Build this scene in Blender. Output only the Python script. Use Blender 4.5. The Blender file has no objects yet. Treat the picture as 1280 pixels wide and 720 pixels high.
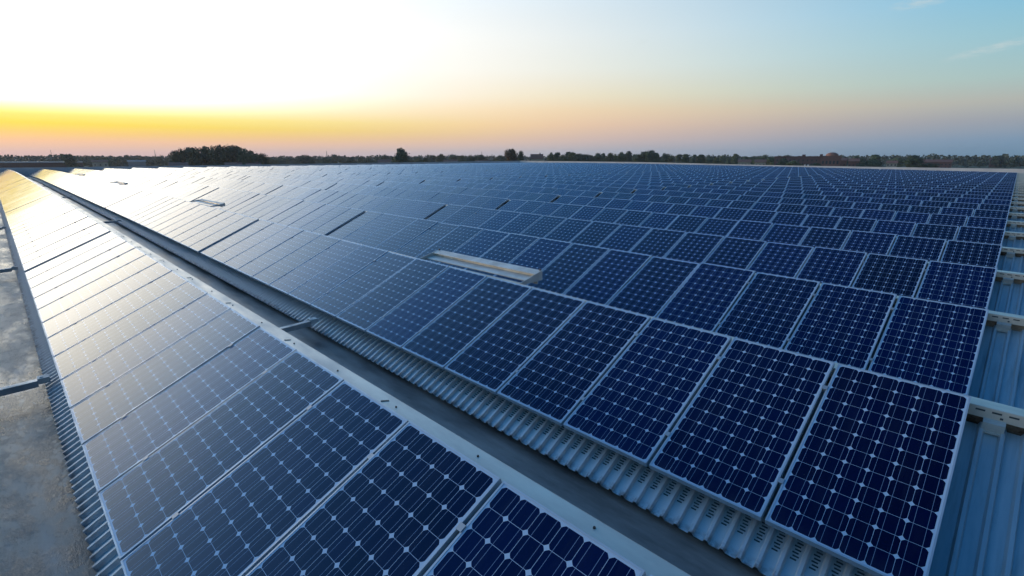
import bpy, math, random
from mathutils import Vector, Matrix, noise
R = math.radians
random.seed(7)
scene = bpy.context.scene
COL = scene.collection

# ------------------------------------------------------------------ camera (metres; rows run along X, the array recedes along +Y)
F_PX, YAW, HZ = 625.555, 0.7768679, 198.0
PITCH = math.atan((360 - HZ) / F_PX)
CAM = Vector((-0.0546, -3.0893, 2.2521))
FWD = Vector((-math.sin(YAW) * math.cos(PITCH), math.cos(YAW) * math.cos(PITCH), -math.sin(PITCH)))
RGT = Vector((math.cos(YAW), math.sin(YAW), 0))
UPV = RGT.cross(FWD)
cd = bpy.data.cameras.new('camera')
cam = bpy.data.objects.new('camera', cd); COL.objects.link(cam)
cd.sensor_width = 36; cd.lens = 36 * F_PX / 1280; cd.clip_start = 0.05; cd.clip_end = 30000
m = Matrix((RGT, UPV, -FWD)).transposed().to_4x4(); m.translation = CAM
cam.matrix_world = m
scene.camera = cam

def proj(P):
    d = Vector(P) - CAM
    z = d.dot(FWD)
    if z < 0.05: return None
    return (640 + F_PX * d.dot(RGT) / z, 360 - F_PX * d.dot(UPV) / z)
def at(u, v, depth):                       # the point seen in direction (u, v) at a real distance
    return CAM + (FWD + RGT * ((u - 640) / F_PX) - UPV * ((v - 360) / F_PX)) * depth

# ------------------------------------------------------------------ dimensions
TILT = 0.4255; PL = 1.5668; PW = 0.803; WP = 0.828; ROWP = 2.9644
CT, ST = math.cos(TILT), math.sin(TILT)
NROW = 28; BLOCK = 16; BGAP = 0.17; XEND = -85.0; XR = 6.0; YEND = 86.0; YBACK = -14.0; GZ = -9.0
def zr(x, y):                              # the roof's gentle camber
    a = -x
    if a <= 25: z = .0105 * a
    elif a <= 60: z = .2625 + .0055 * (a - 25)
    elif a <= 68: z = .455 + .0055 * (a - 60) - .0105 * (a - 60) ** 2 / 16
    else: z = .457 - .005 * (a - 68)
    return z + .3 * min(max(a / 50, 0), 1) * min(max(y / 85, 0), 1)
def panel_xs():
    xs = []; n = 0
    while True:
        b = n // BLOCK
        x = -(n * WP + b * BGAP) - WP / 2
        if x < XEND + .9: break
        xs.append(x); n += 1
    return xs

# ------------------------------------------------------------------ helpers
class MB:
    def __init__(s): s.v = []; s.f = []; s.mi = []; s.uv = []
    def face(s, pts, mi=0, uv=None):
        b = len(s.v); s.v += [tuple(p) for p in pts]; s.f.append(tuple(range(b, b + len(pts)))); s.mi.append(mi)
        s.uv.append(uv or [(0, 0)] * len(pts))
    def hexa(s, p, mi=0):                  # 8 corners: bottom 4 then top 4
        b = len(s.v); s.v += [tuple(q) for q in p]
        for q in ((3, 2, 1, 0), (4, 5, 6, 7), (0, 1, 5, 4), (1, 2, 6, 5), (2, 3, 7, 6), (3, 0, 4, 7)):
            s.f.append(tuple(b + i for i in q)); s.mi.append(mi); s.uv.append([(0, 0)] * 4)
    def box(s, x0, x1, y0, y1, z0, z1, mi=0, T=None):
        p = [Vector(c) for c in ((x0, y0, z0), (x1, y0, z0), (x1, y1, z0), (x0, y1, z0), (x0, y0, z1), (x1, y0, z1), (x1, y1, z1), (x0, y1, z1))]
        if T: p = [T @ q for q in p]
        s.hexa(p, mi)
    def tube(s, a, b, r0, r1, n=6, mi=0):
        a, b = Vector(a), Vector(b); d = (b - a).normalized()
        u = d.cross(Vector((0, 0, 1)) if abs(d.z) < .9 else Vector((1, 0, 0))).normalized(); w = d.cross(u)
        i0 = len(s.v)
        for P, r in ((a, r0), (b, r1)):
            for k in range(n):
                t = 2 * math.pi * k / n; s.v.append(tuple(P + (u * math.cos(t) + w * math.sin(t)) * r))
        for k in range(n):
            s.f.append((i0 + k, i0 + (k + 1) % n, i0 + n + (k + 1) % n, i0 + n + k)); s.mi.append(mi); s.uv.append([(0, 0)] * 4)
        s.f.append(tuple(range(i0 + n - 1, i0 - 1, -1))); s.f.append(tuple(range(i0 + n, i0 + 2 * n)))
        s.mi += [mi, mi]; s.uv += [[(0, 0)] * n] * 2
    def mesh(s, name, mats):
        me = bpy.data.meshes.new(name); me.from_pydata(s.v, [], s.f)
        for mt in (mats if isinstance(mats, (list, tuple)) else [mats]): me.materials.append(mt)
        me.polygons.foreach_set('material_index', s.mi)
        ul = me.uv_layers.new(name='UVMap')
        ul.data.foreach_set('uv', [c for f in s.uv for q in f for c in q])
        me.update(); return me
    def build(s, name, mats, parent=None): return link(name, s.mesh(name, mats), parent)
def link(name, data, parent=None):
    o = bpy.data.objects.new(name, data); COL.objects.link(o)
    if parent: o.parent = parent
    return o
def tag(o, label=None, cat=None, group=None, kind=None):
    for k, v in (('label', label), ('category', cat), ('group', group), ('kind', kind)):
        if v: o[k] = v
    return o
def empty(name, loc, rot=(0, 0, 0)):
    o = link(name, None); o.location = loc; o.rotation_euler = rot; o.empty_display_size = .1; return o
def copy_tree(o, parent=None):
    c = o.copy(); COL.objects.link(c)
    if parent: c.parent = parent
    for ch in o.children: copy_tree(ch, c)
    return c
ORD = ['', 'first', 'second', 'third', 'fourth', 'fifth', 'sixth', 'seventh', 'eighth', 'ninth', 'tenth', 'eleventh', 'twelfth', 'thirteenth', 'fourteenth',
       'fifteenth', 'sixteenth', 'seventeenth', 'eighteenth', 'nineteenth', 'twentieth']
TENS = {20: 'twenty', 30: 'thirty', 40: 'forty', 50: 'fifty', 60: 'sixty'}
TORD = {20: 'twentieth', 30: 'thirtieth', 40: 'fortieth', 50: 'fiftieth', 60: 'sixtieth'}
def ordinal(n):
    if n <= 20: return ORD[n]
    t = n // 10 * 10
    return TORD[t] if n == t else TENS[t] + '-' + ORD[n - t]

# ------------------------------------------------------------------ materials
def lin(c): return tuple((x / 255 / 12.92) if x / 255 <= .04045 else ((x / 255 + .055) / 1.055) ** 2.4 for x in c)
class NT:
    def __init__(s, nt): s.t = nt; s.n = nt.nodes; s.l = nt.links
    def node(s, ty, **kw):
        n = s.n.new(ty)
        for k, v in kw.items(): setattr(n, k, v)
        return n
    def set(s, sock, v):
        if isinstance(v, bpy.types.NodeSocket): s.l.new(v, sock)
        else: sock.default_value = v
    def math(s, op, a, b=None, c=None, clamp=False):
        n = s.node('ShaderNodeMath', operation=op, use_clamp=clamp)
        for i, v in enumerate((a, b, c)):
            if v is not None: s.set(n.inputs[i], v)
        return n.outputs[0]
    def mix(s, f, a, b, bt='MIX'):
        n = s.node('ShaderNodeMix', data_type='RGBA', blend_type=bt)
        s.set(n.inputs[0], f)
        for i, v in ((6, a), (7, b)):
            s.set(n.inputs[i], v if isinstance(v, bpy.types.NodeSocket) else (*v[:3], 1))
        return n.outputs[2]
    def noise(s, vec, scale, detail=4, rough=.6):
        n = s.node('ShaderNodeTexNoise'); n.inputs['Scale'].default_value = scale
        n.inputs['Detail'].default_value = detail; n.inputs['Roughness'].default_value = rough
        if vec is not None: s.l.new(vec, n.inputs['Vector'])
        return n.outputs['Fac']
    def mapr(s, v, a, b, c=0, d=1):
        n = s.node('ShaderNodeMapRange'); n.clamp = True
        s.set(n.inputs[0], v)
        for i, q in enumerate((a, b, c, d)): n.inputs[i + 1].default_value = q
        return n.outputs[0]
    def scale(s, vec, sc):
        n = s.node('ShaderNodeMapping'); n.inputs['Scale'].default_value = sc; s.l.new(vec, n.inputs['Vector']); return n.outputs[0]
def mat(name, col=(.5, .5, .5), rough=.6, metal=0., spec=.5):
    mt = bpy.data.materials.new(name); mt.use_nodes = True
    b = mt.node_tree.nodes['Principled BSDF']
    b.inputs['Base Color'].default_value = (*col, 1); b.inputs['Roughness'].default_value = rough
    b.inputs['Metallic'].default_value = metal; b.inputs['Specular IOR Level'].default_value = spec
    return mt, NT(mt.node_tree), b
def pos(t): return t.node('ShaderNodeNewGeometry').outputs['Position']
def mottled(name, c0, c1, scale, rough=(.5, .8), metal=0., stretch=(1, 1, 1), bump=0., coord='pos', lo=.35, hi=.65):
    mt, t, b = mat(name, c0, rough[0], metal)
    P = pos(t) if coord == 'pos' else t.node('ShaderNodeTexCoord').outputs['Object']
    f = t.mapr(t.noise(t.scale(P, stretch), scale, 6, .65), lo, hi)
    t.l.new(t.mix(f, c0, c1), b.inputs['Base Color'])
    t.l.new(t.mapr(f, 0, 1, *rough), b.inputs['Roughness'])
    if bump:
        bn = t.node('ShaderNodeBump'); bn.inputs['Strength'].default_value = bump; bn.inputs['Distance'].default_value = .01
        t.l.new(f, bn.inputs['Height']); t.l.new(bn.outputs[0], b.inputs['Normal'])
    return mt
M = {}
def cell_material(name):
    mt, t, b = mat(name)
    uv = t.node('ShaderNodeUVMap', uv_map='UVMap').outputs[0]
    sp = t.node('ShaderNodeSeparateXYZ'); t.l.new(uv, sp.inputs[0]); u, v = sp.outputs[0], sp.outputs[1]
    CP, CQ = .1272, .1272
    uu = t.math('ADD', u, CP * 3); vv = t.math('SUBTRACT', v, (PL - CQ * 12) / 2)
    cu = t.math('SUBTRACT', t.math('PINGPONG', t.math('ADD', uu, CP / 2), CP / 2), 0)  # 0 at cell centre line .. CP/2 at cell edge
    cu = t.math('ABSOLUTE', t.math('SUBTRACT', t.math('MODULO', t.math('ADD', uu, CP * 20), CP), CP / 2))
    cv = t.math('ABSOLUTE', t.math('SUBTRACT', t.math('MODULO', t.math('ADD', vv, CQ * 20), CQ), CQ / 2))
    h = .0626
    sq = t.math('LESS_THAN', t.math('MAXIMUM', cu, cv), h)
    ci = t.math('LESS_THAN', t.math('ADD', t.math('MULTIPLY', cu, cu), t.math('MULTIPLY', cv, cv)), .0775 ** 2)
    inu = t.math('LESS_THAN', t.math('ABSOLUTE', u), CP * 3)
    inv = t.math('LESS_THAN', t.math('ABSOLUTE', t.math('SUBTRACT', v, PL / 2)), CQ * 6)
    cell = t.math('MULTIPLY', t.math('MULTIPLY', sq, ci), t.math('MULTIPLY', inu, inv))
    bus = t.math('LESS_THAN', t.math('ABSOLUTE', t.math('SUBTRACT', cu, .0318)), .00095)
    bus = t.math('MULTIPLY', bus, t.math('MULTIPLY', inu, inv))
    # every cell and every panel has its own shade of blue
    cx = t.math('FLOOR', t.math('DIVIDE', t.math('ADD', uu, CP * 20), CP)); cy = t.math('FLOOR', t.math('DIVIDE', t.math('ADD', vv, CQ * 20), CQ))
    ps = t.node('ShaderNodeSeparateXYZ'); t.l.new(pos(t), ps.inputs[0])
    px = t.math('FLOOR', t.math('DIVIDE', ps.outputs[0], WP)); py = t.math('FLOOR', t.math('DIVIDE', t.math('ADD', ps.outputs[1], .4), ROWP))
    cb = t.node('ShaderNodeCombineXYZ'); t.l.new(t.math('ADD', cx, t.math('MULTIPLY', px, 31)), cb.inputs[0]); t.l.new(cy, cb.inputs[1]); t.l.new(py, cb.inputs[2])
    wn = t.node('ShaderNodeTexWhiteNoise'); t.l.new(cb.outputs[0], wn.inputs['Vector'])
    cb2 = t.node('ShaderNodeCombineXYZ'); t.l.new(px, cb2.inputs[0]); t.l.new(py, cb2.inputs[1])
    wn2 = t.node('ShaderNodeTexWhiteNoise'); t.l.new(cb2.outputs[0], wn2.inputs['Vector'])
    k = t.math('ADD', t.mapr(wn.outputs['Value'], 0, 1, .8, 1.15), t.mapr(wn2.outputs['Value'], 0, 1, -.42, .42))
    fine = t.noise(t.scale(uv, (1, 1, 1)), 60, 3)
    k = t.math('MULTIPLY', k, t.mapr(fine, .3, .7, .85, 1.15))
    base = t.mix(wn2.outputs['Value'], CELL_A, CELL_B)
    vm = t.node('ShaderNodeVectorMath', operation='SCALE'); t.l.new(base, vm.inputs[0]); t.l.new(k, vm.inputs['Scale'])
    c = t.mix(cell, (.44, .57, .70), vm.outputs[0])
    c = t.mix(bus, c, (.22, .31, .44))
    # a thin film of dust that gathers along the lower rim
    dust = t.math('MULTIPLY', t.mapr(t.noise(t.scale(pos(t), (7, 1, 1)), 2.6, 5), .48, .78), .022)
    dust = t.math('ADD', dust, t.math('MULTIPLY', t.mapr(v, .0, .12, 1, 0), t.mapr(t.noise(pos(t), 9, 4), .35, .8, 0, .07)))
    c = t.mix(dust, c, (.30, .31, .30))
    vo = t.node('ShaderNodeTexVoronoi'); vo.inputs['Scale'].default_value = 1.3; t.l.new(pos(t), vo.inputs['Vector'])
    drop = t.math('LESS_THAN', t.math('ADD', vo.outputs['Distance'], t.math('MULTIPLY', t.noise(pos(t), 60, 2), .02)), .026)
    c = t.mix(t.math('MULTIPLY', drop, .7), c, (.45, .45, .42))
    t.l.new(c, b.inputs['Base Color'])
    t.l.new(t.mapr(t.noise(pos(t), 2.3, 4), .3, .7, .07, .13), b.inputs['Roughness'])
    b.inputs['IOR'].default_value = 1.44
    b.inputs['Specular Tint'].default_value = (.35, .65, 1, 1)   # blue anti-reflection coating
    return mt
CELL_A = (.0006, .0016, .030); CELL_B = (.0006, .0036, .038)
M['cell'] = cell_material('solar_cells')
M['frame'] = mottled('anodised_frame', (.46, .55, .62), (.38, .46, .53), 5, (.35, .5), .3)
M['frame'].name = 'frame_aluminium'
M['clamp'] = mat('clamp_metal', (.36, .40, .43), .55, .5)[0]

def sheet_material():
    mt, t, b = mat('corrugated_metal', (.5, .53, .55), .45, .35)
    P = pos(t)
    n1 = t.mapr(t.noise(t.scale(P, (9, .8, .8)), 1.5, 6), .35, .7)
    c = t.mix(n1, (.38, .46, .50), (.54, .59, .61))
    n2 = t.mapr(t.noise(t.scale(P, (14, 1.3, 1.3)), 1.1, 5), .52, .75)
    c = t.mix(t.math('MULTIPLY', n2, .55), c, (.20, .21, .21))
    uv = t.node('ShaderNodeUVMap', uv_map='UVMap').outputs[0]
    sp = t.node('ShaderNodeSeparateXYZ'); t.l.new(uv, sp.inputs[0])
    eave_band = t.math('ADD', sp.outputs[1], t.math('MULTIPLY', t.noise(P, 14, 3), .12))
    c = t.mix(t.mapr(eave_band, .30, .46, .85, 0), c, (.74, .75, .74))  # paler grey along the eave, fading out unevenly up the slope
    rust = t.math('MULTIPLY', t.mapr(sp.outputs[1], 0, .075, 1, 0), t.mapr(t.noise(t.scale(P, (1, 1, 1)), 22, 4), .38, .62))
    c = t.mix(t.math('MULTIPLY', rust, .75), c, (.16, .085, .05))
    t.l.new(c, b.inputs['Base Color'])
    return mt
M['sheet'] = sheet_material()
M['slot'] = mat('dark_slot', (.045, .06, .07), .7)[0]
M['flash'] = mottled('flashing_metal', (.70, .63, .53), (.55, .51, .45), 2.2, (.28, .42), .3, (1, 3, 1))
M['rail'] = mottled('galvanised_rail', (.60, .59, .55), (.42, .42, .40), 5, (.4, .6), .3)
M['bolt'] = mat('dark_bolt', (.06, .055, .05), .5, .6)[0]
def gutter_material():
    mt, t, b = mat('gutter_concrete', (.2, .2, .2), .6)
    P = pos(t)
    a = t.mapr(t.noise(t.scale(P, (.45, 1.1, 1)), 1.3, 8, .72), .43, .59)
    c = t.mix(a, (.045, .034, .029), (.40, .32, .25))
    d = t.mapr(t.noise(t.scale(P, (.7, 1.2, 1)), 5.0, 7, .75), .46, .62)
    c = t.mix(t.math('MULTIPLY', d, .65), c, (.10, .075, .062))
    e = t.mapr(t.noise(t.scale(P, (.25, 1.6, 1)), 3.2, 5, .6), .55, .72)
    c = t.mix(t.math('MULTIPLY', e, .5), c, (.42, .40, .38))
    t.l.new(c, b.inputs['Base Color'])
    t.l.new(t.mapr(a, 0, 1, .26, .5), b.inputs['Roughness'])
    bn = t.node('ShaderNodeBump'); bn.inputs['Strength'].default_value = .35; bn.inputs['Distance'].default_value = .01
    t.l.new(d, bn.inputs['Height']); t.l.new(bn.outputs[0], b.inputs['Normal'])
    return mt
M['gutter'] = gutter_material()
M['gutter2'] = mottled('gutter_membrane', (.15, .14, .13), (.36, .34, .31), 1.8, (.28, .48), 0, (.35, 1.3, 1), .3, 'pos', .38, .62)
M['concrete'] = mottled('parapet_concrete', (.74, .68, .63), (.58, .54, .51), .5, (.7, .9))
M['vent'] = mottled('vent_metal', (.72, .70, .64), (.52, .50, .45), 4, (.45, .65), .1)

# ------------------------------------------------------------------ sky and sun
SUN_AZ_OFF = R(10)                                      # the sun stands a little to the left of the -X direction
SUND = Vector((-math.cos(SUN_AZ_OFF), -math.sin(SUN_AZ_OFF), 0))
SUN_EL = R(3.0)
w = bpy.data.worlds.new('World'); scene.world = w; w.use_nodes = True
t = NT(w.node_tree); t.n.clear()
out = t.node('ShaderNodeOutputWorld')
gen = t.node('ShaderNodeTexCoord').outputs['Generated']
nv = t.node('ShaderNodeVectorMath', operation='NORMALIZE'); t.l.new(gen, nv.inputs[0])
sp = t.node('ShaderNodeSeparateXYZ'); t.l.new(nv.outputs[0], sp.inputs[0])
el = t.math('DIVIDE', t.math('ARCSINE', sp.outputs[2]), math.pi / 2)
elf = t.math('POWER', t.math('MAXIMUM', el, 0.0), .5)
flat = t.node('ShaderNodeCombineXYZ'); t.l.new(sp.outputs[0], flat.inputs[0]); t.l.new(sp.outputs[1], flat.inputs[1])
fn = t.node('ShaderNodeVectorMath', operation='NORMALIZE'); t.l.new(flat.outputs[0], fn.inputs[0])
dt = t.node('ShaderNodeVectorMath', operation='DOT_PRODUCT'); t.l.new(fn.outputs[0], dt.inputs[0]); dt.inputs[1].default_value = SUND
ang = t.math('MULTIPLY', t.math('ARCCOSINE', t.math('MULTIPLY', dt.outputs['Value'], .99999)), 180 / math.pi)
def ramp(stops):
    n = t.node('ShaderNodeValToRGB'); n.color_ramp.interpolation = 'LINEAR'
    e = n.color_ramp.elements
    for i, (deg, c, k) in enumerate(stops):
        p = math.sqrt(deg / 90); L = tuple(x * k for x in lin(c)) + (1,)
        if i < 2: e[i].position = p; e[i].color = L
        else: q = e.new(p); q.color = L
    t.l.new(elf, n.inputs[0]); return n.outputs[0]
WH = (255, 255, 255)
rampL = ramp([(0, (205, 175, 178), 1), (.01, (205, 175, 178), 1), (.5, (224, 186, 182), 1), (1.4, (250, 200, 160), 1), (2.1, (255, 212, 120), 1), (2.8, (255, 226, 80), 1.02),
              (3.6, (255, 241, 130), 1.06), (4.8, (255, 250, 210), 1.1), (6.5, WH, 1.15), (12.5, WH, 1.25), (17, (250, 251, 252), 1.15), (22, (222, 236, 252), 1.1), (28, (165, 208, 250), 1.05), (38, (100, 172, 240), 1.0), (54, (58, 132, 208), 1.0), (90, (16, 80, 140), 1)])
rampM = ramp([(0, (165, 172, 190), 1), (.01, (165, 172, 190), 1), (.8, (190, 186, 194), 1), (2.1, (226, 196, 182), 1), (3.5, (247, 208, 174), 1), (5, (253, 222, 180), 1), (6.5, (252, 236, 203), 1),
              (9, (250, 247, 234), 1), (12, (246, 248, 244), 1), (15.5, (232, 243, 249), 1), (24, (150, 204, 250), 1.1), (38, (84, 168, 240), 1.15), (54, (46, 126, 202), 1), (90, (16, 80, 140), 1)])
rampR = ramp([(0, (94, 132, 160), 1), (.01, (94, 132, 160), 1), (.6, (105, 142, 170), 1), (1.5, (122, 152, 179), 1), (3, (153, 163, 175), 1), (4.5, (177, 182, 177), 1), (6.3, (166, 196, 196), 1),
              (9.5, (146, 196, 212), 1), (12.5, (124, 190, 221), 1), (25, (48, 138, 195), 1), (45, (18, 88, 148), 1), (90, (14, 74, 132), 1)])
rampB = ramp([(0, (150, 142, 162), 1), (.01, (150, 142, 162), 1), (4, (176, 158, 166), 1), (9, (150, 160, 186), 1), (18, (84, 128, 176), 1), (32, (24, 90, 150), .9), (90, (14, 74, 132), .95)])
def smooth(v, a, b):
    n = t.node('ShaderNodeMapRange', interpolation_type='SMOOTHSTEP'); t.l.new(v, n.inputs[0])
    n.inputs[1].default_value = a; n.inputs[2].default_value = b; return n.outputs[0]
c = t.mix(smooth(ang, 10, 70), rampL, rampM)
c = t.mix(smooth(ang, 48, 106), c, rampR)
c = t.mix(t.mapr(ang, 100, 165), c, rampB)
# the after-glow: brightest above the sun, too bright for the film, fading sideways and upwards
eld = t.math('MULTIPLY', el, 90)
def lobe(c, k, width, lo, hi, top, col):
    g_ = t.math('EXPONENT', t.math('MULTIPLY', t.math('POWER', t.math('DIVIDE', ang, width), 2), -1))
    f_ = t.math('MULTIPLY', smooth(eld, lo, hi), t.math('EXPONENT', t.math('MULTIPLY', t.math('POWER', t.math('DIVIDE', t.math('MAXIMUM', t.math('SUBTRACT', eld, hi), 0), top), 2), -1)))
    f_ = t.math('MULTIPLY', t.math('MULTIPLY', g_, f_), k)
    vm = t.node('ShaderNodeVectorMath', operation='SCALE'); vm.inputs[0].default_value = col; t.l.new(f_, vm.inputs['Scale'])
    va = t.node('ShaderNodeVectorMath', operation='ADD'); t.l.new(c, va.inputs[0]); t.l.new(vm.outputs[0], va.inputs[1]); return va.outputs[0]
c = lobe(c, 3.1, 23, 3.3, 6.5, 13, (1, .90, .70))
c = lobe(c, 1.0, 44, 13, 23, 17, (.36, .66, 1))
# thin wisps of high cloud towards the upper right
def wisp(c, u, v, length, width, slope, strength):
    d = (FWD + RGT * ((u - 640) / F_PX) - UPV * ((v - 360) / F_PX)).normalized()
    ax = (RGT * math.cos(slope) + UPV * math.sin(slope)).normalized(); ay = d.cross(ax).normalized()
    def dot(q):
        n = t.node('ShaderNodeVectorMath', operation='DOT_PRODUCT'); t.l.new(nv.outputs[0], n.inputs[0]); n.inputs[1].default_value = q; return n.outputs['Value']
    a = t.math('SUBTRACT', dot(ax), d.dot(ax)); b = dot(ay)
    na = t.noise(t.scale(nv.outputs[0], (60, 60, 260)), 1.0, 5, .65)
    r = t.math('ADD', t.math('POWER', t.math('ABSOLUTE', t.math('DIVIDE', a, length)), 2), t.math('POWER', t.math('ABSOLUTE', t.math('DIVIDE', b, width)), 2))
    f = t.math('MULTIPLY', t.mapr(r, 0, 1, 1, 0), t.mapr(na, .38, .62, .1, 1))
    return t.mix(t.math('MULTIPLY', f, strength), c, lin((205, 215, 215)))
c = wisp(c, 1242, 60, .042, .007, R(14), .55)
c = wisp(c, 1150, 3, .03, .009, R(10), .5)
c = wisp(c, 805, 50, .012, .006, R(30), .25)
sky = t.node('ShaderNodeTexSky', sky_type='NISHITA'); sky.sun_disc = False
sky.sun_elevation = SUN_EL; sky.sun_rotation = math.atan2(SUND.x, SUND.y); sky.dust_density = 2.0
bg1 = t.node('ShaderNodeBackground'); t.l.new(c, bg1.inputs[0]); bg1.inputs[1].default_value = .97
bg2 = t.node('ShaderNodeBackground'); t.l.new(sky.outputs[0], bg2.inputs[0]); bg2.inputs[1].default_value = .005
ad = t.node('ShaderNodeAddShader'); t.l.new(bg1.outputs[0], ad.inputs[0]); t.l.new(bg2.outputs[0], ad.inputs[1]); t.l.new(ad.outputs[0], out.inputs[0])
sl = bpy.data.lights.new('sun', 'SUN'); sl.energy = 2.0; sl.angle = R(3); sl.color = (1, .72, .42)
so = link('sun', sl); so.location = (-30, -10, 30)
sv = Vector((SUND.x * math.cos(SUN_EL), SUND.y * math.cos(SUN_EL), math.sin(SUN_EL)))
so.rotation_euler = sv.to_track_quat('Z', 'Y').to_euler()
vs = scene.view_settings; vs.view_transform = 'Standard'; vs.look = 'None'; vs.gamma = 1; vs.exposure = 0; vs.use_curve_mapping = False

# ------------------------------------------------------------------ the warehouse (one thing; its roof pieces are its parts)
wh = empty('warehouse', (0, 0, 0))
tag(wh, 'vast low warehouse whose corrugated metal roof and gutters carry all the solar panels', 'building')
def xsteps(x0, x1, step):
    n = max(1, round((x1 - x0) / step)); return [x0 + (x1 - x0) * i / n for i in range(n + 1)]
FLO = -.37
g = MB()
xs = xsteps(XEND, XR, 3.0); ys = xsteps(YBACK, -2.0, 4.0) + xsteps(-2.0, YEND, 5.0)[1:]
for i in range(len(xs) - 1):
    for j in range(len(ys) - 1):
        q = [(xs[i], ys[j]), (xs[i + 1], ys[j]), (xs[i + 1], ys[j + 1]), (xs[i], ys[j + 1])]
        g.face([(x, y, zr(x, y) + FLO) for x, y in q], 1 if ys[j] > -2.5 else 0)
g.build('gutter_floor', [M['gutter'], M['gutter2']], wh)
# corrugated sheets: trapezoid ribs running up the slope under the panels
OFF = -.25
def sheet_profile():                        # (y, z, arc) from eave to ridge, slightly vaulted
    pr = []
    for y in (-.104, .06, .25, .8, 1.50):
        z = math.tan(TILT) * y + OFF - .012 * max(0, (.06 - y) / .16) ** 1.5
        pr.append((y, z))
    arc = [0]
    for a, b in zip(pr, pr[1:]): arc.append(arc[-1] + math.hypot(b[0] - a[0], b[1] - a[1]))
    return [(y, z, s) for (y, z), s in zip(pr, arc)]
PROF = sheet_profile(); RP = .11
def sheet(k, x0, x1):
    y0 = (k - 1) * ROWP; s = MB()
    n = int((x1 - x0) / RP)
    shape = [(0, 0), (.068, 0), (.078, .034), (.098, .034)]      # rib section over one pitch
    line = []
    for i in range(n):
        for dx, dz in shape: line.append((x1 - i * RP - dx, dz))
    def P(xd, p):
        x, dz = xd; y, z, a = p
        return (x, y0 + y - dz * ST, zr(x, y0) + z + dz * CT)
    nv0 = len(s.v)
    for xd in line:
        for p in PROF: s.v.append(P(xd, p))
    m_ = len(PROF)
    for i in range(len(line) - 1):
        for j in range(m_ - 1):
            s.f.append((i * m_ + j, i * m_ + j + 1, (i + 1) * m_ + j + 1, (i + 1) * m_ + j)); s.mi.append(0)
            s.uv.append([(line[i][0], PROF[j][2]), (line[i][0], PROF[j + 1][2]), (line[i + 1][0], PROF[j + 1][2]), (line[i + 1][0], PROF[j][2])])
    return s
def plain(k, x0, x1):                        # the part nobody can look under: one vaulted strip
    y0 = (k - 1) * ROWP; s = MB()
    xs_ = xsteps(x0, x1, 4)
    for a, b in zip(xs_, xs_[1:]):
        for p, q in zip(PROF, PROF[1:]):
            s.face([(a, y0 + p[0], zr(a, y0) + p[1]), (b, y0 + p[0], zr(b, y0) + p[1]), (b, y0 + q[0], zr(b, y0) + q[1]), (a, y0 + q[0], zr(a, y0) + q[1])],
                   0, [(a, p[2]), (b, p[2]), (b, q[2]), (a, q[2])])
    return s
def strip(s, prof, y0, x0, x1, step=2.5, mi=0):   # extrude an open profile along x
    xs_ = xsteps(x0, x1, step)
    for a, b in zip(xs_, xs_[1:]):
        for p, q in zip(prof, prof[1:]):
            s.face([(a, y0 + p[0], zr(a, y0) + p[1]), (b, y0 + p[0], zr(b, y0) + p[1]), (b, y0 + q[0], zr(b, y0) + q[1]), (a, y0 + q[0], zr(a, y0) + q[1])], mi)
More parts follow.
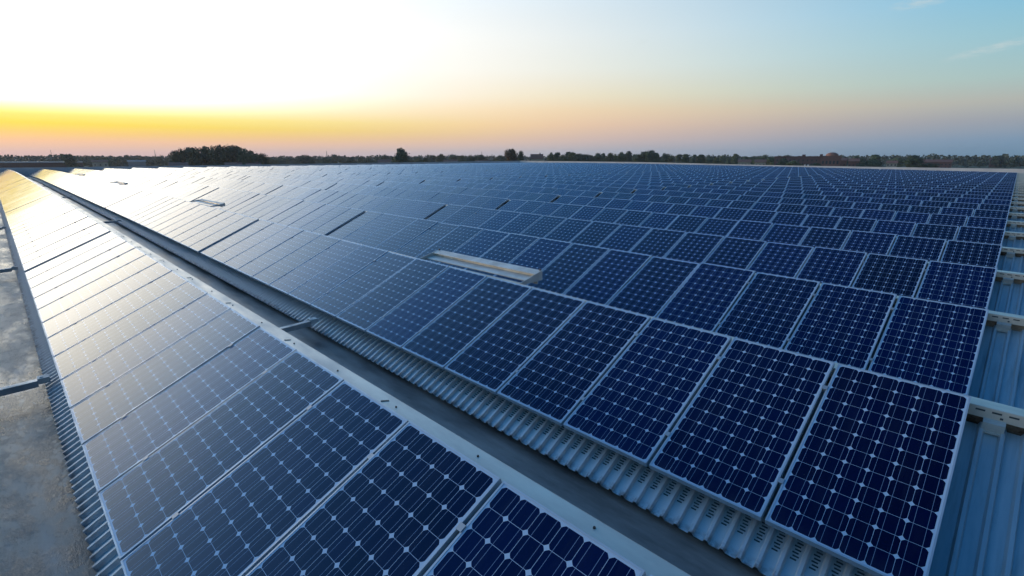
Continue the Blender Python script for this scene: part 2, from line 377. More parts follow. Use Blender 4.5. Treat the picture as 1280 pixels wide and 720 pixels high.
for k in range(-1, NROW + 1):
    y0 = (k - 1) * ROWP
    if k <= 1: s = sheet(k, XEND + .25, XR)
    else:
        s = sheet(k, -1.6, XR); q = plain(k, XEND + .25, -1.6 + .02)
        o_ = len(s.v); s.v += q.v; s.f += [tuple(i + o_ for i in f) for f in q.f]; s.mi += q.mi; s.uv += q.uv
    if k in (0, 1):                          # combs of small slots pressed into every trough just under the panels' lower rim
        i = 0
        while True:
            xc = XR - i * RP - .034; i += 1
            if xc < -30: break
            if xc > 2: continue
            for j in range(7):
                yy = .185 - j * .0215; zz = math.tan(TILT) * yy + OFF
                T = Matrix.Translation((xc + (.004 if j % 2 else -.004), y0 + yy, zr(xc, y0) + zz)) @ Matrix.Rotation(TILT, 4, 'X')
                s.box(-.018, .018, -.0042, .0042, -.002, .005, 1, T)
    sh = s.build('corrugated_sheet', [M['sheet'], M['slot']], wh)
    # ridge flashing along the top of the row
    fl = MB()
    strip(fl, [(1.458, .505), (1.458, .582), (1.461, .586), (1.592, .589), (1.600, .584), (1.600, .545)], y0, XEND + .25, XR)
    if 1 <= k <= 14:
        x = .03
        while x < 3.5:
            fl.box(x, x + .05, y0 + 1.4555, y0 + 1.4575, zr(x, y0) + .552, zr(x, y0) + .564, 1); x += .085
        for x in (.16, 1.0, 1.85, 2.7):
            fl.box(x, x + .016, y0 + 1.4555, y0 + 1.4575, zr(x, y0) + .520, zr(x, y0) + .534, 1)
    f_ = fl.build('ridge_flashing', [M['flash'], M['slot']], wh)
    x = 1.2 - (k % 3)
    while x > -40 and k <= 1:
        fl.box(x, x + .005, y0 + 1.466, y0 + 1.59, zr(x, y0) + .5875, zr(x, y0) + .5905, 1); x -= 3.31
    bw = MB(); strip(bw, [(1.53, .575), (1.53, FLO - .02)], y0, XEND + .25, XR)
    bw.build('ridge_upstand', M['gutter'], wh)
    if k in (0,):
        x = -.35
        bt = 0
        while x > -14:
            y = y0 + 1.535 + random.uniform(-.012, .012); z = zr(x, y0) + .589
            b = MB(); b.tube((x, y, z - .004), (x, y, z + .006), .008, .006, 8); b.build('bolt', M['bolt'], f_)
            if bt % 2 and x < -2.5:
                b = MB(); T = Matrix.Translation((x - .13, y - .006, z + .0005)) @ Matrix.Rotation(.9, 4, 'Z'); b.box(-.028, .028, -.004, .004, 0, .004, 0, T); b.build('clip', M['bolt'], f_)
            x -= .828 + random.uniform(-.03, .03); bt += 1
    if 1 <= k:
        for x in ((.08, .98, 1.9, 2.8) if k < 14 else (.08,)):
            z = zr(x, y0)
            T = Matrix.Translation((x, y0 + 1.43, z + .500)) @ Matrix.Rotation(.35, 4, 'X')
            b = MB(); b.box(0, .115, -.02, -.017, -.075, 0, 0, T); b.box(0, .115, -.017, .05, -.003, 0, 0, T); b.box(.01, .105, -.035, -.02, -.082, -.07, 0, T)
            b.build('bracket', M['rail'], f_)
# walls and parapet
def parz(x):
    pts = [(-86, 1.72), (-52, 1.56), (-29, 1.2), (-14, 1.06), (0, 1.0), (6, .97), (10, .95)]
    for (a, za), (b, zb) in zip(pts, pts[1:]):
        if x <= b: return za + (zb - za) * (x - a) / (b - a)
    return pts[-1][1]
def parzl(y): return 1.18 if y < 8 else 1.18 + (1.70 - 1.18) * (y - 8) / (86 - 8)
pb = MB()
for a, b in zip(*(lambda q: (q, q[1:]))(xsteps(XEND, XR, 4))):
    pb.hexa([(a, YEND, -1), (b, YEND, -1), (b, YEND + .25, -1), (a, YEND + .25, -1), (a, YEND, parz(a)), (b, YEND, parz(b)), (b, YEND + .25, parz(b)), (a, YEND + .25, parz(a))])
pb.build('parapet', M['concrete'], wh)
pb = MB()
for a, b in zip(*(lambda q: (q, q[1:]))(xsteps(YBACK, YEND + .25, 4))):
    pb.hexa([(XEND - .25, a, -1), (XEND, a, -1), (XEND, b, -1), (XEND - .25, b, -1), (XEND - .25, a, parzl(a)), (XEND, a, parzl(a)), (XEND, b, parzl(b)), (XEND - .25, b, parzl(b))])
pb.build('parapet', M['concrete'], wh)
wb = MB(); wb.box(XEND - .2, XR + .1, YBACK, YEND + .2, GZ, -1.003); wb.build('wall', M['concrete'], wh)
wb = MB(); wb.box(XR + .003, XR + .25, YBACK, YEND, GZ, .9); wb.build('parapet', M['concrete'], wh)

# ------------------------------------------------------------------ solar panels
def frame_mesh():
    f = MB(); h = PW / 2; T = .046; L = .011
    f.box(-h, -h + L, 0, PL, -T, 0); f.box(h - L, h, 0, PL, -T, 0)
    f.box(-h + L, h - L, 0, L, -T, 0); f.box(-h + L, h - L, PL - L, PL, -T, 0)
    me = f.mesh('frame', M['frame']); return me
def face_mesh():
    s = MB(); a = PW / 2 - .011; b0, b1 = .011, PL - .011; z = -.0025
    s.face([(-a, b0, z), (a, b0, z), (a, b1, z), (-a, b1, z)], 0, [(-a, b0), (a, b0), (a, b1), (-a, b1)])
    s.face([(-a, b1, -.03), (a, b1, -.03), (a, b0, -.03), (-a, b0, -.03)], 1)
    return s.mesh('cell_sheet', [M['cell'], M['frame']])
def clamp_mesh():
    s = MB()
    s.box(PW / 2 - .006, PW / 2 + .031, 0, .038, .0005, .004)
    s.box(PW / 2 + .004, PW / 2 + .021, .003, .035, -.05, .0005)
    return s.mesh('clamp', M['clamp'])
PF, PC, PK = frame_mesh(), face_mesh(), clamp_mesh()
XS = panel_xs()
spots = []
for k in range(0, NROW + 1):
    y0 = (k - 1) * ROWP
    for n, x in enumerate(XS):
        # the roof's camber and small fitting tolerances
        z = zr(x, y0); beta = math.atan(-(zr(x + .4, y0) - zr(x - .4, y0)) / .8)
        rr = random.Random(k * 1000 + n)
        T = Matrix.Translation((x, y0, z)) @ Matrix.Rotation(beta, 4, 'Y') @ Matrix.Rotation(TILT + rr.gauss(0, .0022 if k < 2 else .0045), 4, 'X') @ Matrix.Rotation(rr.gauss(0, .0012 if k < 2 else .003), 4, 'Y')
        pts = [proj(T @ Vector(q)) for q in ((-PW / 2, 0, 0), (PW / 2, 0, 0), (PW / 2, PL, 0), (-PW / 2, PL, 0))]
        area = 0
        if all(pts):
            # clip to the frame (Sutherland-Hodgman)
            poly = pts
            for ax, lim, sg in ((0, 0, 1), (0, 1280, -1), (1, 0, 1), (1, 720, -1)):
                o_ = []
                for i in range(len(poly)):
                    a, b = poly[i - 1], poly[i]; ia, ib = (a[ax] - lim) * sg >= 0, (b[ax] - lim) * sg >= 0
                    if ia != ib:
                        u = (lim - a[ax]) / (b[ax] - a[ax]); o_.append((a[0] + (b[0] - a[0]) * u, a[1] + (b[1] - a[1]) * u))
                    if ib: o_.append(b)
                poly = o_
                if not poly: break
            if poly: area = abs(sum(poly[i - 1][0] * poly[i][1] - poly[i][0] * poly[i - 1][1] for i in range(len(poly)))) / 2
        elif n < 4: area = 1
        spots.append((area, k, n, T))
order = sorted(spots, key=lambda s: -s[0])
near = [s for s in order[:300] if s[0] > 0]; nearset = {(s[1], s[2]) for s in near}
rest = [s for s in spots if (s[1], s[2]) not in nearset]
proto = empty('solar_panel', (0, 0, 0))
link('frame', PF, proto); link('cell_sheet', PC, proto)
for y in (.30, PL - .32): link('clamp', PK, proto).location = (0, y, 0)
first = True
minn = {}
for a_, k, n, T in near: minn[k] = min(minn.get(k, 999), n)
for a_, k, n, T in sorted(near, key=lambda s: (s[1], s[2])):
    if first: o = proto; first = False
    else: o = copy_tree(proto)
    o.matrix_world = T
    if k > 3 or (n % BLOCK) == 0 or n == 0:
        for ch in list(o.children):
            if ch.name.startswith('clamp') and o is not proto: bpy.data.objects.remove(ch)
    look = ('dark navy' if n < 6 - k else 'deep blue' if n < 9 else 'slate blue' if n < 14 else 'pale')
    if k == 0: row = 'the near strip left of the dark gutter'; lab = f'{look} solar panel, {ordinal(n - minn[0] + 1)} from the bottom edge, strip left of the gutter'
    else:
        row = f'{ordinal(k)} row beyond the gutter'
        lab = f'{look} solar panel, {ordinal(n + 1)} from the right end, {row}'
    tag(o, lab, 'solar panel', 'solar panels in rows on the warehouse roof')
fb = MB()
for a_, k, n, T in rest:
    h = PW / 2
    c8 = [T @ Vector(q) for q in ((-h, 0, -.046), (h, 0, -.046), (h, PL, -.046), (-h, PL, -.046), (-h, 0, 0), (h, 0, 0), (h, PL, 0), (-h, PL, 0))]
    for idx in ((0, 1, 5, 4), (1, 2, 6, 5), (2, 3, 7, 6), (3, 0, 4, 7)): fb.face([c8[i] for i in idx], 1)
    fb.face([c8[i] for i in (4, 5, 6, 7)], 0, [(-h, 0), (h, 0), (h, PL), (-h, PL)])
o = fb.build('distant_solar_panels', [M['cell'], M['frame']])
tag(o, 'far rows of blue solar panels shrinking towards the far edge of the roof', 'solar panels', kind='stuff')

# ------------------------------------------------------------------ raised metal vent hoods between the first rows
def vent_mesh(L):
    s = MB(); th = .012
    # shallow channel: sloping bottom flange, recessed web, overhanging top flange, closed back
    def bar(p, q, w_=th):
        s.hexa([(0, p[0], p[1] - w_), (L, p[0], p[1] - w_), (L, q[0], q[1] - w_), (0, q[0], q[1] - w_), (0, *p), (L, *p), (L, *q), (0, *q)])
    bar((.13, .0), (.318, .026))
    s.hexa([(0, .320, -.10), (L, .320, -.10), (L, .335, -.10), (0, .335, -.10), (0, .345, .098), (L, .345, .098), (L, .36, .098), (0, .36, .098)])
    bar((.285, .085), (.412, .130))
    s.box(0, L, -.016, -.001, -.05, -.004)
    return s
def gusset(x):
    s = MB()
    a = [(x, -.016, -.05), (x, .414, -.045), (x, .414, .131), (x, .40, .131), (x, -.016, .0)]
    b = [(x + .012, q[1], q[2]) for q in a]
    s.face(a[::-1]); s.face(b)
    for i in range(5): s.face([a[i - 1], a[i], b[i], b[i - 1]])
    return s
vlabels = ['long pale metal vent hood, the largest and nearest, rising behind the first panel row', 'pale vent hood second nearest, in the glare-washed panels left of centre',
           'small pale vent hood third along, amid the yellow glare on the left', 'tiny vent hood farthest away, near the left end of the roof']
for i, (x, L) in enumerate(((-6.85, 2.32), (-20.6, 2.5), (-37.4, 3.1), (-54.5, 3.3))):
    vt = empty('vent_hood', (x, 1.64, zr(x, 1.6) + .58 - .01))
    tag(vt, vlabels[i], 'roof vent', 'raised vent hoods in one line between the panels')
    vent_mesh(L).build('hood', M['vent'], vt)
    gusset(-.0125).build('end_plate', M['vent'], vt); gusset(L + .0005).build('end_plate', M['vent'], vt)
    vt.scale = (1, 1, .5 if i else .78)
    for xx in (.02, L - .02):
        b = MB(); b.tube((xx, .40, .125), (xx, .40, .155), .012, .012, 8); b.build('bolt', M['bolt'], vt)

# ------------------------------------------------------------------ struts across the gutters
def strut(x, ya, yb, za, zb, label):
    th = empty('gutter_strut', (x, ya, zr(x, ya) + za))
    dz = zb - za; L = yb - ya
    s = MB()
    s.hexa([(-.035, 0, -.03), (.045, 0, -.03), (.045, L, dz - .03), (-.035, L, dz - .03), (-.035, 0, 0), (.045, 0, 0), (.045, L, dz), (-.035, L, dz)])
    s.hexa([(.033, 0, -.07), (.045, 0, -.07), (.045, L, dz - .07), (.033, L, dz - .07), (.033, 0, -.0305), (.045, 0, -.0305), (.045, L, dz - .0305), (.033, L, dz - .0305)])
    s.build('bar', M['rail'], th)
    c_ = MB(); c_.box(-.055, .055, L + .001, L + .10, dz - .04, dz + .022); c_.box(-.02, .02, L + .02, L + .05, dz + .022, dz + .03); c_.build('clip', M['vent'], th)
    tag(th, label, 'strut', 'metal struts across the roof gutters')
for i, x in enumerate((-7.3, -15.0, -23.3)):
    strut(x, -4.42, -3.13, -.20, -.17, ['metal strut over the mottled left gutter, nearest, at the left edge', 'thin metal strut over the left gutter, second from the bottom',
          'faint metal strut over the left gutter, farthest one seen'][i])
for i, x in enumerate((-7.05, -22.6, -37.4, -51.5)):
    strut(x, -1.38, -.20, -.15, -.12, ['metal strut across the dark central gutter, nearest, with tan end clip', 'second nearest strut across the narrowing central gutter',
          'small third strut far along the central gutter', 'tiny farthest strut across the central gutter in the glare'][i])

# ------------------------------------------------------------------ ground and far surroundings
def ground_material():
    mt, t, b = mat('fields', (.06, .08, .03), .9)
    P = pos(t)
    f = t.mapr(t.noise(t.scale(P, (1, 2.2, 1)), .006, 3), .4, .6)
    c = t.mix(f, (.055, .085, .030), (.12, .105, .055))
    c = t.mix(t.mapr(t.noise(P, .09, 5), .35, .7), c, (.045, .065, .025))
    t.l.new(c, b.inputs['Base Color']); return mt
M['ground'] = ground_material()
s = MB(); N = 48; rad = [0, 150, 400, 900, 2000, 5000, 12000]
for i in range(N):
    a, b = 2 * math.pi * i / N, 2 * math.pi * (i + 1) / N
    for r0, r1 in zip(rad, rad[1:]):
        p = [(r0 * math.cos(a), r0 * math.sin(a), GZ), (r1 * math.cos(a), r1 * math.sin(a), GZ), (r1 * math.cos(b), r1 * math.sin(b), GZ), (r0 * math.cos(b), r0 * math.sin(b), GZ)]
        s.face(p if r0 else p[1:] if False else [p[0], p[1], p[2]])
tag(s.build('ground', M['ground']), kind='structure')

def leaf_material(name, c0, c1):
    mt, t, b = mat(name, c0, .8, 0, .2)
    oi = t.node('ShaderNodeObjectInfo')
    f = t.mapr(t.noise(pos(t), .35, 4), .35, .65)
    c = t.mix(f, c0, c1)
    k = t.mapr(oi.outputs['Random'], 0, 1, .7, 1.3)
    vm = t.node('ShaderNodeVectorMath', operation='SCALE'); t.l.new(c, vm.inputs[0]); t.l.new(k, vm.inputs['Scale'])
    t.l.new(vm.outputs[0], b.inputs['Base Color']); return mt
M['leaf'] = leaf_material('foliage_green', (.055, .090, .038), (.10, .12, .05))
M['leafd'] = leaf_material('foliage_dark', (.035, .070, .042), (.070, .105, .055))
M['leafb'] = leaf_material('foliage_brown', (.10, .065, .035), (.15, .10, .05))
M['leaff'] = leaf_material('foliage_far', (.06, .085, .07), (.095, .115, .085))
M['bark'] = mottled('bark', (.07, .05, .035), (.12, .09, .065), 2, (.8, .95))

def crown_mesh(seed, kind, mt):
    rn = random.Random(seed); s = MB()
    lobes = []
    if kind == 'round':
        for i in range(13):
            a = rn.uniform(0, 6.283); r = rn.uniform(.05, .30); z = rn.uniform(.20, .82)
            r *= 1 - max(0, z - .6) * 1.2
            lobes.append((r * math.cos(a), r * math.sin(a), z, rn.uniform(.13, .22)))
        lobes += [(0, 0, .55, .3), (.02, 0, .85, .15), (0, 0, .22, .22), (.1, 0, .7, .24)]
    elif kind == 'tall':
        for i in range(9):
            z = .16 + .09 * i; lobes.append((rn.uniform(-.08, .08), rn.uniform(-.08, .08), z, .34 * (1 - (z - .1) * .72) * rn.uniform(.85, 1.1)))
        lobes = [(x, y, z, r) for x, y, z, r in lobes]
    else:
        for i in range(16):
            a = rn.uniform(0, 6.283); r = rn.uniform(.1, .40); z = rn.uniform(.18, .72)
            lobes.append((r * math.cos(a), r * math.sin(a), z, rn.uniform(.13, .24)))
        lobes += [(0, 0, .35, .34), (.05, .05, .72, .25), (-.12, 0, .80, .18)]
    n = 3600
    for i in range(n):
        x, y, z, r = rn.choice(lobes)
        d = Vector((rn.gauss(0, 1), rn.gauss(0, 1), rn.gauss(0, 1))).normalized()
        rr = r * (rn.random() ** .35) * (rn.uniform(1, 1.35) if rn.random() < .16 else 1)
        zs = 1.0 if kind != 'tall' else .55
        c_ = Vector((x, y, z)) + Vector((d.x * rr, d.y * rr, d.z * rr * zs))
        if c_.z > 1 or c_.z < .04: continue
        nrm = (d + Vector((rn.uniform(-.7, .7), rn.uniform(-.7, .7), rn.uniform(-.2, .9)))).normalized()
        u = nrm.orthogonal().normalized(); v = nrm.cross(u)
        ang_ = rn.uniform(0, 6.28); u, v = u * math.cos(ang_) + v * math.sin(ang_), v * math.cos(ang_) - u * math.sin(ang_)
        q = rn.uniform(.018, .046)
        s.face([c_ - u * q, c_ - v * q * .7 + u * q * .1, c_ + u * q, c_ + v * q * .75])
    return s.mesh('crown', mt)
def trunk_mesh(seed, kind):
    rn = random.Random(seed); s = MB()
    s.tube((0, 0, 0), (.01, 0, .45), .030, .018, 7)
    for i in range(5):
        a = rn.uniform(0, 6.28); z = rn.uniform(.22, .45)
        s.tube((.005, 0, z), (.22 * math.cos(a) * rn.uniform(.6, 1), .22 * math.sin(a), z + rn.uniform(.15, .3)), .013, .004, 5)
    return s.mesh('trunk', M['bark'])
TM = {'round': [trunk_mesh(1, 'round'), trunk_mesh(2, 'round')]}
CR = {}
for kind in ('round', 'wide', 'tall'):
    for nm in ('leaf', 'leafd', 'leafb'):
        CR[kind, nm] = [crown_mesh(hash_ * 13 + len(kind) + len(nm), kind, M[nm]) for hash_ in range(1, 4)]
tcount = 0
def tree(u, vtop, wpx, depth, kind='round', leaf='leaf', label='', group=None, name='tree'):
    global tcount
    p = at(u, vtop, depth); h = p.z - GZ; wd = wpx * depth / F_PX / (.66 if kind == 'round' else .46 if kind == 'tall' else .82)
    o = empty(name, (p.x, p.y, GZ), (0, 0, random.uniform(0, 6.28)))
    o.scale = (wd, wd, h)
    link('trunk', TM['round'][tcount % 2], o); link('crown', CR[kind, leaf][tcount % 3], o)
    tcount += 1
    return tag(o, label, 'tree', group)
# landmark trees
tree(500, 184.5, 23, 340, 'round', 'leafd', 'single dark round-crowned tree standing well above the far treeline left of centre', name='broadleaf_tree')
tree(640, 185.5, 17, 420, 'round', 'leafb', 'brownish rounded tree above the centre of the horizon', name='broadleaf_tree')
tree(651, 188, 9, 430, 'round', 'leafd', 'small dark green tree just right of the brownish tree', name='broadleaf_tree')
tree(384, 194.5, 18, 480, 'wide', 'leafd', 'low dark rounded bush-like tree between the large grove and the lone round tree', name='broadleaf_tree')
tree(86, 192.0, 15, 420, 'round', 'leafd', 'dark tree at the end of the long white building on the left', name='broadleaf_tree')
tree(65, 196.0, 12, 700, 'round', 'leafd', 'small tree behind the middle of the long white building', name='broadleaf_tree')
tree(1097, 192.5, 12, 500, 'tall', 'leafd', 'tall dark tree with a pointed side, right of the brick complex', name='broadleaf_tree')
tree(1088, 199.0, 22, 480, 'wide', 'leafd', 'low spreading dark tree at the foot of the tall dark tree', name='broadleaf_tree')
tree(1143, 193.5, 20, 480, 'round', 'leafd', 'dark round tree left of the long brick terrace at right', name='broadleaf_tree')
tree(1160, 203.0, 20, 470, 'wide', 'leafd', 'low dark shrubby tree beside the long brick terrace', name='broadleaf_tree')
tree(1251, 194.0, 13, 620, 'round', 'leafd', 'dark tree rising near the right edge of the horizon', name='broadleaf_tree')
tree(1270, 196.5, 11, 640, 'round', 'leafd', 'smaller dark tree at the right edge of the horizon', name='broadleaf_tree')
tree(1044, 196.5, 9, 520, 'round', 'leafd', 'dark green tree against the right end of the domed brick complex', name='broadleaf_tree')
tree(1122, 196.5, 16, 620, 'round', 'leaf', 'olive tree between the tall dark tree and the dark round tree', name='broadleaf_tree')
tree(979, 196.5, 15, 465, 'wide', 'leafd', 'dark tree in front of the left end of the domed brick complex', name='broadleaf_tree')
tree(993, 200.0, 15, 455, 'wide', 'leaf', 'low green tree in front of the left wing of the brick complex', name='broadleaf_tree')
tree(1021, 202.5, 12, 450, 'wide', 'leafd', 'small bushy tree before the middle of the brick complex', name='broadleaf_tree')
# the large grove on the left
for i, (u, v, wd) in enumerate(((219, 187.5, 14), (226, 184.5, 20), (236, 183.6, 22), (246, 182.6, 24), (256, 182.2, 24), (266, 181.2, 24), (275, 180.6, 25), (284, 180.2, 26), (294, 181.5, 24), (303, 184, 22), (312, 187.5, 18), (319, 190.5, 14), (327, 191, 14))):
    tree(u, v, wd, 330 + (i % 3) * 9, 'wide' if i % 2 else 'round', 'leafd', f'{ordinal(i + 1)} tree from the left in the large dark grove on the left horizon', 'trees of the large grove', 'broadleaf_tree')
# undulating treeline
def line(u0, u1, n, v0, v1, wd, d0, d1, where, group, kinds, leaves, seed):
    rn = random.Random(seed)
    for i in range(n):
        u = u0 + (u1 - u0) * (i + .5) / n + rn.uniform(-.3, .3) * (u1 - u0) / n
        kd = rn.choice(kinds)
        tree(u, rn.uniform(v0 - 1.2, v1 + .6), wd * rn.uniform(.65, 1.5) * (.55 if kd == 'tall' else 1), rn.uniform(d0, d1), kd, rn.choice(leaves), f'{ordinal(i + 1)} tree from the left, treeline {where}', group, 'broadleaf_tree')
line(98, 214, 13, 194.5, 197.5, 13, 560, 760, 'left of the grove', 'trees left of the grove', ['round', 'wide'], ['leaf', 'leafd'], 3)
line(334, 484, 15, 193.5, 197.5, 13, 560, 760, 'right of the grove', 'trees right of the grove', ['round', 'wide'], ['leaf', 'leafd', 'leafd'], 4)
line(512, 632, 13, 192.5, 196.5, 13, 560, 760, 'left of the brownish tree', 'trees left of the brownish tree', ['round', 'wide'], ['leaf', 'leafd', 'leafd'], 5)
line(684, 832, 20, 188.5, 193, 13, 480, 620, 'right of the central house', 'trees at centre right', ['round', 'round', 'tall'], ['leafd', 'leafd', 'leaf'], 6)
line(834, 972, 15, 192, 196.5, 13, 560, 720, 'left of the domed brick complex', 'trees left of the brick complex', ['round', 'wide', 'tall'], ['leaf', 'leafd', 'leaf'], 8)
line(1196, 1280, 7, 198, 200.5, 15, 700, 900, 'behind the field at far right', 'trees behind the right field', ['wide', 'round'], ['leaf', 'leafd'], 9)
line(1052, 1086, 3, 195, 197.5, 9, 640, 700, 'behind the two small brick houses', 'trees behind the brick houses', ['round'], ['leaf', 'leafd'], 10)
# continuous far-off woods
s = MB(); rn = random.Random(21)
for i in range(42000):
    th = rn.uniform(-R(58), R(58)); d = rn.uniform(820, 1350)
    dirv = (Vector((FWD.x, FWD.y, 0)).normalized() * math.cos(th) + RGT * math.sin(th))
    p = CAM + dirv * d
    hh = 8 + 7.5 * (noise.noise(Vector((th * 38, d * .004, 0))) * .5 + .5) + 5 * (noise.noise(Vector((th * 140, 3, 0))) * .5 + .5)
    z = GZ + hh * (rn.random() ** .6)
    q = rn.uniform(.8, 2.0)
    nrm = Vector((rn.gauss(0, 1), rn.gauss(0, 1), rn.gauss(0, .8))).normalized(); u_ = nrm.orthogonal().normalized(); v_ = nrm.cross(u_)
    c_ = Vector((p.x, p.y, z)); s.face([c_ - u_ * q, c_ - v_ * q, c_ + u_ * q, c_ + v_ * q])
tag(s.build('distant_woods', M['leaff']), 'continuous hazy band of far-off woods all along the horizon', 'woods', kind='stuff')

# ------------------------------------------------------------------ buildings on the plain
M['brick'] = mottled('brick', (.15, .068, .052), (.21, .10, .075), .8, (.8, .95))
M['brickd'] = mottled('dark_brick', (.10, .052, .050), (.15, .075, .065), .8, (.8, .95))
M['render'] = mottled('beige_render', (.42, .36, .28), (.34, .29, .22), .3, (.8, .95))
M['white'] = mottled('white_cladding', (.72, .70, .68), (.62, .60, .58), .2, (.5, .7))
M['tile'] = mottled('roof_tile', (.20, .09, .06), (.28, .13, .09), .5, (.7, .9))
M['greyroof'] = mottled('grey_roof', (.22, .22, .23), (.30, .30, .31), .2, (.6, .8))
M['pane'] = mat('window_glass', (.03, .04, .05), .08, 0, .8)[0]
M['lwin'] = mat('white_window', (.75, .76, .76), .3)[0]
def house(name, label, u, depth, L, Dp, He, Hr, wall, roof, nwin=4, storeys=2, turn=0., cat='house', flatroof=False, chimney=True, group=None, wmat='pane'):
    p = at(u, 198, depth)
    # long side faces the camera
    dv = Vector((p.x - CAM.x, p.y - CAM.y, 0)).normalized()
    rz = math.atan2(dv.y, dv.x) - math.pi / 2 + turn
    o = empty(name, (p.x, p.y, GZ), (0, 0, rz)); tag(o, label, cat, group)
    s = MB(); a, b = L / 2, Dp / 2
    s.box(-a, a, -b, b, 0, He)
    if not flatroof:
        for x in (-a, a):
            s.face([(x, -b, He), (x, b, He), (x, 0, He + Hr)] if x > 0 else [(x, b, He), (x, -b, He), (x, 0, He + Hr)])
    s.build('wall', M[wall], o)
    r = MB()
    if flatroof: r.box(-a - .3, a + .3, -b - .3, b + .3, He + .003, He + Hr)
    else:
        e = .5; k = Hr / b
        for sg in (-1, 1):
            r.hexa([(-a - e, sg * (b + e), He - e * k + .02), (a + e, sg * (b + e), He - e * k + .02), (a + e, 0, He + Hr + .02), (-a - e, 0, He + Hr + .02),
                    (-a - e, sg * (b + e), He - e * k + .27), (a + e, sg * (b + e), He - e * k + .27), (a + e, 0, He + Hr + .27), (-a - e, 0, He + Hr + .27)])
    rf = r.build('roof', M[roof], o)
    if chimney:
        c_ = MB(); c_.box(a * .45, a * .45 + .9, -.45, .45, He + Hr * .4, He + Hr + 1.3); c_.build('chimney', M['brickd'], rf)
    for st in range(storeys):
        for i in range(nwin):
            x = -a + L * (i + .5) / nwin; z = 1.0 + st * 2.9
            if z + 1.5 > He: continue
            wn = MB(); wn.box(x - .6, x + .6, -b - .06, -b - .003, z, z + 1.45); wn.build('window', M[wmat], o)
    return o
house('warehouse', 'long low white industrial building with grey roof at the far left horizon', 47, 420, 56, 18, 7.8, .9, 'brickd', 'white', 9, 1, 0, 'building', True, False)
house('shed', 'small pale building among trees right of the long white building', 124, 520, 13, 8, 7.6, 2, 'render', 'tile', 3, 2)
house('shed', 'pale blue-grey roofed shed in the trees left of the grove', 170, 560, 16, 9, 7.8, 1.2, 'greyroof', 'greyroof', 3, 1)
house('house', 'pale house at the left foot of the large grove', 222, 318, 10, 8, 6.6, 2.0, 'render', 'tile', 3, 2)
house('house', 'low pale house at the right foot of the large grove', 291, 318, 9, 8, 6.6, 1.8, 'render', 'tile', 3, 2)
house('house', 'small house under the last tree of the grove', 316, 322, 8, 7, 6.4, 1.8, 'render', 'tile', 2, 2)
house('house', 'reddish roofed low house just left of the lone round tree', 483, 500, 16, 9, 7.2, 2.8, 'brick', 'tile', 4, 2)
house('house', 'reddish house midway between lone round tree and brownish tree', 563, 520, 14, 9, 7.2, 2.6, 'brick', 'tile', 4, 2)
house('house', 'pale low house just left of the brownish tree', 604, 500, 15, 8, 7.0, 2.2, 'render', 'tile', 4, 2)
house('house', 'tall house with a hipped reddish roof right of the brownish tree', 671, 430, 10, 8, 11.2, 3.4, 'render', 'tile', 3, 3)
house('house', 'beige house left of the domed brick complex, nearer the trees', 931, 560, 13, 8, 7.4, 2.4, 'render', 'tile', 4, 2)
house('house', 'beige gabled house nearest the left end of the domed brick complex', 951, 540, 11, 8, 7.4, 2.6, 'render', 'tile', 3, 2)
house('house', 'small brick house just right of the domed brick complex', 1054, 520, 7, 8, 9.4, 2.2, 'brick', 'tile', 2, 2)
house('house', 'wider brick house second to the right of the domed complex', 1068, 510, 9, 8, 8.6, 2.4, 'brick', 'tile', 3, 2)
house('house', 'beige roofed house between the tall dark tree and the round dark tree', 1116, 520, 9, 8, 6.6, 2.2, 'render', 'tile', 3, 2)
house('terrace', 'long reddish brick terrace near the right end of the horizon', 1172, 560, 26, 9, 7.4, 2.4, 'brickd', 'brick', 8, 2, 0, 'building')
house('house', 'dark house under the dark tree near the right edge', 1246, 640, 12, 8, 9, 3, 'brickd', 'brickd', 3, 2)
# domed brick complex
bp = at(1008, 198, 500)
dv = Vector((bp.x - CAM.x, bp.y - CAM.y, 0)).normalized()
bc = empty('brick_complex', (bp.x, bp.y, GZ), (0, 0, math.atan2(dv.y, dv.x) - math.pi / 2))
tag(bc, 'large dark red brick complex with a rounded dome at its right end', 'building')
s = MB(); s.box(-28, 12, -8, 8, 0, 12.6); s.build('wing', M['brickd'], bc)
s = MB(); s.box(12.003, 29, -10, 10, 0, 13.6); s.build('hall', M['brick'], bc)
s = MB(); s.box(-28.4, 11.9, -8.4, 8.4, 12.603, 13.3); s.build('roof', M['brickd'], bc)
s = MB()
for i in range(20):
    for j in range(6):
        def DP(i, j):
            a, e = 2 * math.pi * i / 20, math.pi / 2 * j / 6
            return (21.5 + 5.6 * math.cos(a) * math.cos(e), 5.6 * math.sin(a) * math.cos(e), 13.6 + 3.4 * math.sin(e))
        s.face([DP(i, j), DP(i + 1, j), DP(i + 1, j + 1), DP(i, j + 1)])
s.build('dome', M['tile'], bc)
s = MB(); s.box(11.0, 13.5, -10.6, -8.0, 12.0, 15.2); s.build('chimney', M['brickd'], bc)
s = MB(); s.box(-4, -1, -2, 1, 13.303, 15.0); s.build('chimney', M['brickd'], bc)
for i in range(10):
    for st in range(3):
        x = -26 + i * 3.8; z = 1.2 + st * 3.6
        s = MB(); s.box(x, x + 1.2, -8.08, -8.003, z, z + 1.8); s.build('window', M['pane'], bc)
for x in (-1.2, 1.6):
    s = MB(); s.box(x, x + 1.3, -8.16, -8.09, 1.0, 5.4); s.build('door', M['lwin'], bc)
s = MB(); s.box(13, 27, -13.5, -10.003, 0, 3.3); s.build('porch', M['lwin'], bc)
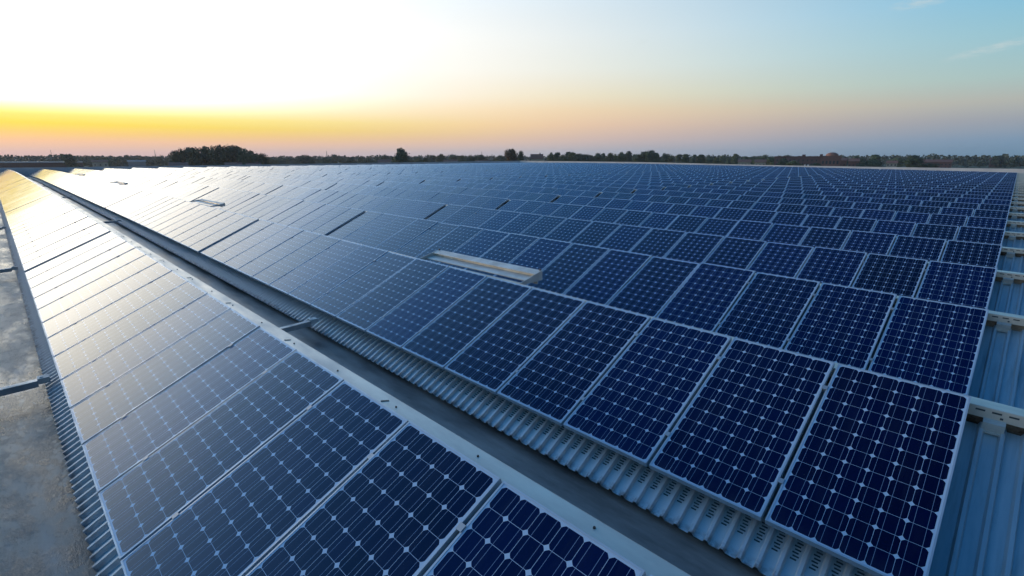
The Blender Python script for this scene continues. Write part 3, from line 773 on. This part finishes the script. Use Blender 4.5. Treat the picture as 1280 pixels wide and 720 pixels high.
for i in range(5):
    x = 13.6 + i * 3; s = MB(); s.box(x, x + 1.6, -10.08, -10.003, 6, 9); s.build('window', M['pane'], bc)
# lattice masts
M['steel'] = mat('mast_steel', (.22, .21, .22), .6, .4)[0]
def mast(u, vtop, depth, label, arms=True):
    p = at(u, vtop, depth); h = p.z - GZ; o = MB(); wb_ = h * .045
    for sx in (-1, 1):
        for sy in (-1, 1): o.tube((sx * wb_, sy * wb_, 0), (sx * wb_ * .12, sy * wb_ * .12, h), .16, .10, 4)
    for i in range(8):
        z0, z1 = h * i / 8, h * (i + 1) / 8; a, b = wb_ * (1 - .88 * i / 8), wb_ * (1 - .88 * (i + 1) / 8)
        for sg in (-1, 1):
            o.tube((-a, sg * a, z0), (b, sg * b, z1), .08, .08, 4); o.tube((sg * a, -a, z0), (sg * b, b, z1), .08, .08, 4)
    if arms:
        for q in (.7, .83, .94): o.tube((-h * .10 * (1.5 - q), 0, h * q), (h * .10 * (1.5 - q), 0, h * q), .12, .12, 4)
    ob = o.build('lattice_mast', M['steel']); ob.location = (p.x, p.y, GZ); tag(ob, label, 'mast')
mast(63, 187.5, 900, 'lattice pylon above the long white building at far left')
mast(193, 187.5, 900, 'thin lattice mast just left of the large grove')
mast(408, 188.5, 900, 'thin mast between the grove and the lone round tree', False)
mast(602, 189.5, 900, 'thin mast just left of the brownish tree', False)

# ------------------------------------------------------------------ the evening haze over the plain
hz = MB(); hz.box(-3200, 3200, -1500, 3200, GZ - 1, 45)
mh = bpy.data.materials.new('evening_haze'); mh.use_nodes = True
nt = mh.node_tree; nt.nodes.clear()
mo = nt.nodes.new('ShaderNodeOutputMaterial'); pv = nt.nodes.new('ShaderNodeVolumePrincipled')
pv.inputs['Color'].default_value = (.78, .86, .95, 1); pv.inputs['Density'].default_value = .00010; pv.inputs['Anisotropy'].default_value = .3
nt.links.new(pv.outputs[0], mo.inputs['Volume'])
tag(hz.build('haze', mh), 'thin evening haze softening the far treeline', 'haze', kind='stuff')
